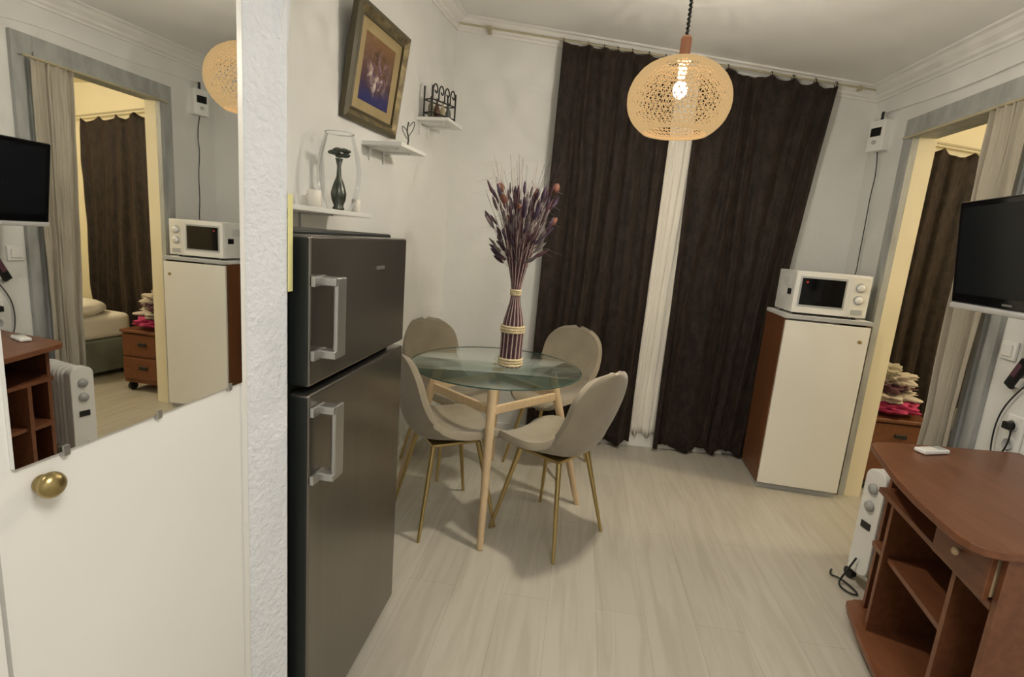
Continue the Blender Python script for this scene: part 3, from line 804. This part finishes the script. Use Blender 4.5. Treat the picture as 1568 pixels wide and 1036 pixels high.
hw=[(hx-.01,hy,.14),(hx-.03,hy+.01,.07),(hx-.05,hy+.02,.01),(hx-.07,hy-.02,.008),(hx-.05,hy-.07,.008),(hx-.01,hy-.07,.008),(hx-.03,hy+.04,.012),(hx-.07,hy+.07,.008),(hx-.03,hy+.11,.008)]
tube('heater_cord',hw,.004,M_black)

# ---------------------------------------------------------------- bedroom things
ns=empty('nightstand',(2.285,3.16,0),-.12)
box('carcass',(.19,.19,.27),(.38,.34,.40),M_cherry,ns);box('top',(.19,.18,.482),(.38,.38,.022),M_cherry,ns,bevel=.004)
for z in(.375,.19):
    box('drawer',(.19,.012,z),(.36,.018,.165),M_cherry,ns,bevel=.003)
    box('handle',(.19,-.004,z+.01),(.07,.014,.028),M_iron,ns,bevel=.004)
for x in(.04,.34):
    for y in(.05,.32):cyl('caster',(x-.012,y,.035),(x+.012,y,.035),.034,.034,M_black,ns)
cl=empty('clothes_pile',(2.47,3.31,.496))
blob('pink_garment',(0,-.03,.055),(.155,.15,.045),M_pink,cl,1,.35,freq=2.5,sub=5)
blob('white_garment',(-.01,-.02,.125),(.13,.12,.040),M_cloth,cl,2,.75,freq=2.0,sub=5)
blob('plum_garment',(-.02,-.01,.18),(.12,.11,.035),M_plum,cl,3,.75,freq=2.2,sub=5)
blob('light_garment',(.0,-.01,.225),(.10,.10,.04),M_cloth,cl,4,.8,freq=2,sub=5)
blob('folded_garment',(-.05,0,.275),(.07,.08,.04),M_beige,cl,5,.8,sub=5)
bd=empty('bed',(3.05,2.05,0))
box('base',(.95,.75,.18),(1.8,1.5,.28),M_blanket,bd,bevel=.02);box('mattress',(.95,.75,.42),(1.8,1.5,.20),M_sheet,bd,bevel=.05,seg=4)
box('blanket',(1.15,.75,.50),(1.42,1.54,.06),M_blanket,bd,bevel=.025,seg=3)
blob('pillow',(.25,1.05,.57),(.22,.34,.09),M_sheet,bd,3,.12,freq=1.5);blob('pillow_2',(.25,.4,.57),(.22,.30,.09),M_sheet,bd,6,.12,freq=1.5)
for x in(.1,1.8):
    for y in(.06,1.44):cyl('leg',(x,y,0),(x,y,.05),.025,.025,M_black,bd)

# ---------------------------------------------------------------- world & camera
w=bpy.data.worlds.new('world');bpy.context.scene.world=w;w.use_nodes=True
w.node_tree.nodes['Background'].inputs[0].default_value=(.9,.85,.75,1);w.node_tree.nodes['Background'].inputs[1].default_value=.15
cam=bpy.data.cameras.new('camera');co=bpy.data.objects.new('camera',cam);C.objects.link(co)
cam.sensor_width=36;cam.sensor_fit='HORIZONTAL';cam.lens=18.37;cam.clip_start=.02
th=math.radians(10.67);ro=math.radians(4.65)
Fv=Vector((0,math.cos(th),-math.sin(th)));Rv=Vector((1,0,0));Uv=Rv.cross(Fv)
Uc=Uv*math.cos(ro)-Rv*math.sin(ro);Rc=Rv*math.cos(ro)+Uv*math.sin(ro)
mtx=Matrix((( Rc.x,Uc.x,-Fv.x,0),(Rc.y,Uc.y,-Fv.y,0),(Rc.z,Uc.z,-Fv.z,1.4),(0,0,0,1)))
co.matrix_world=mtx
bpy.context.scene.camera=co
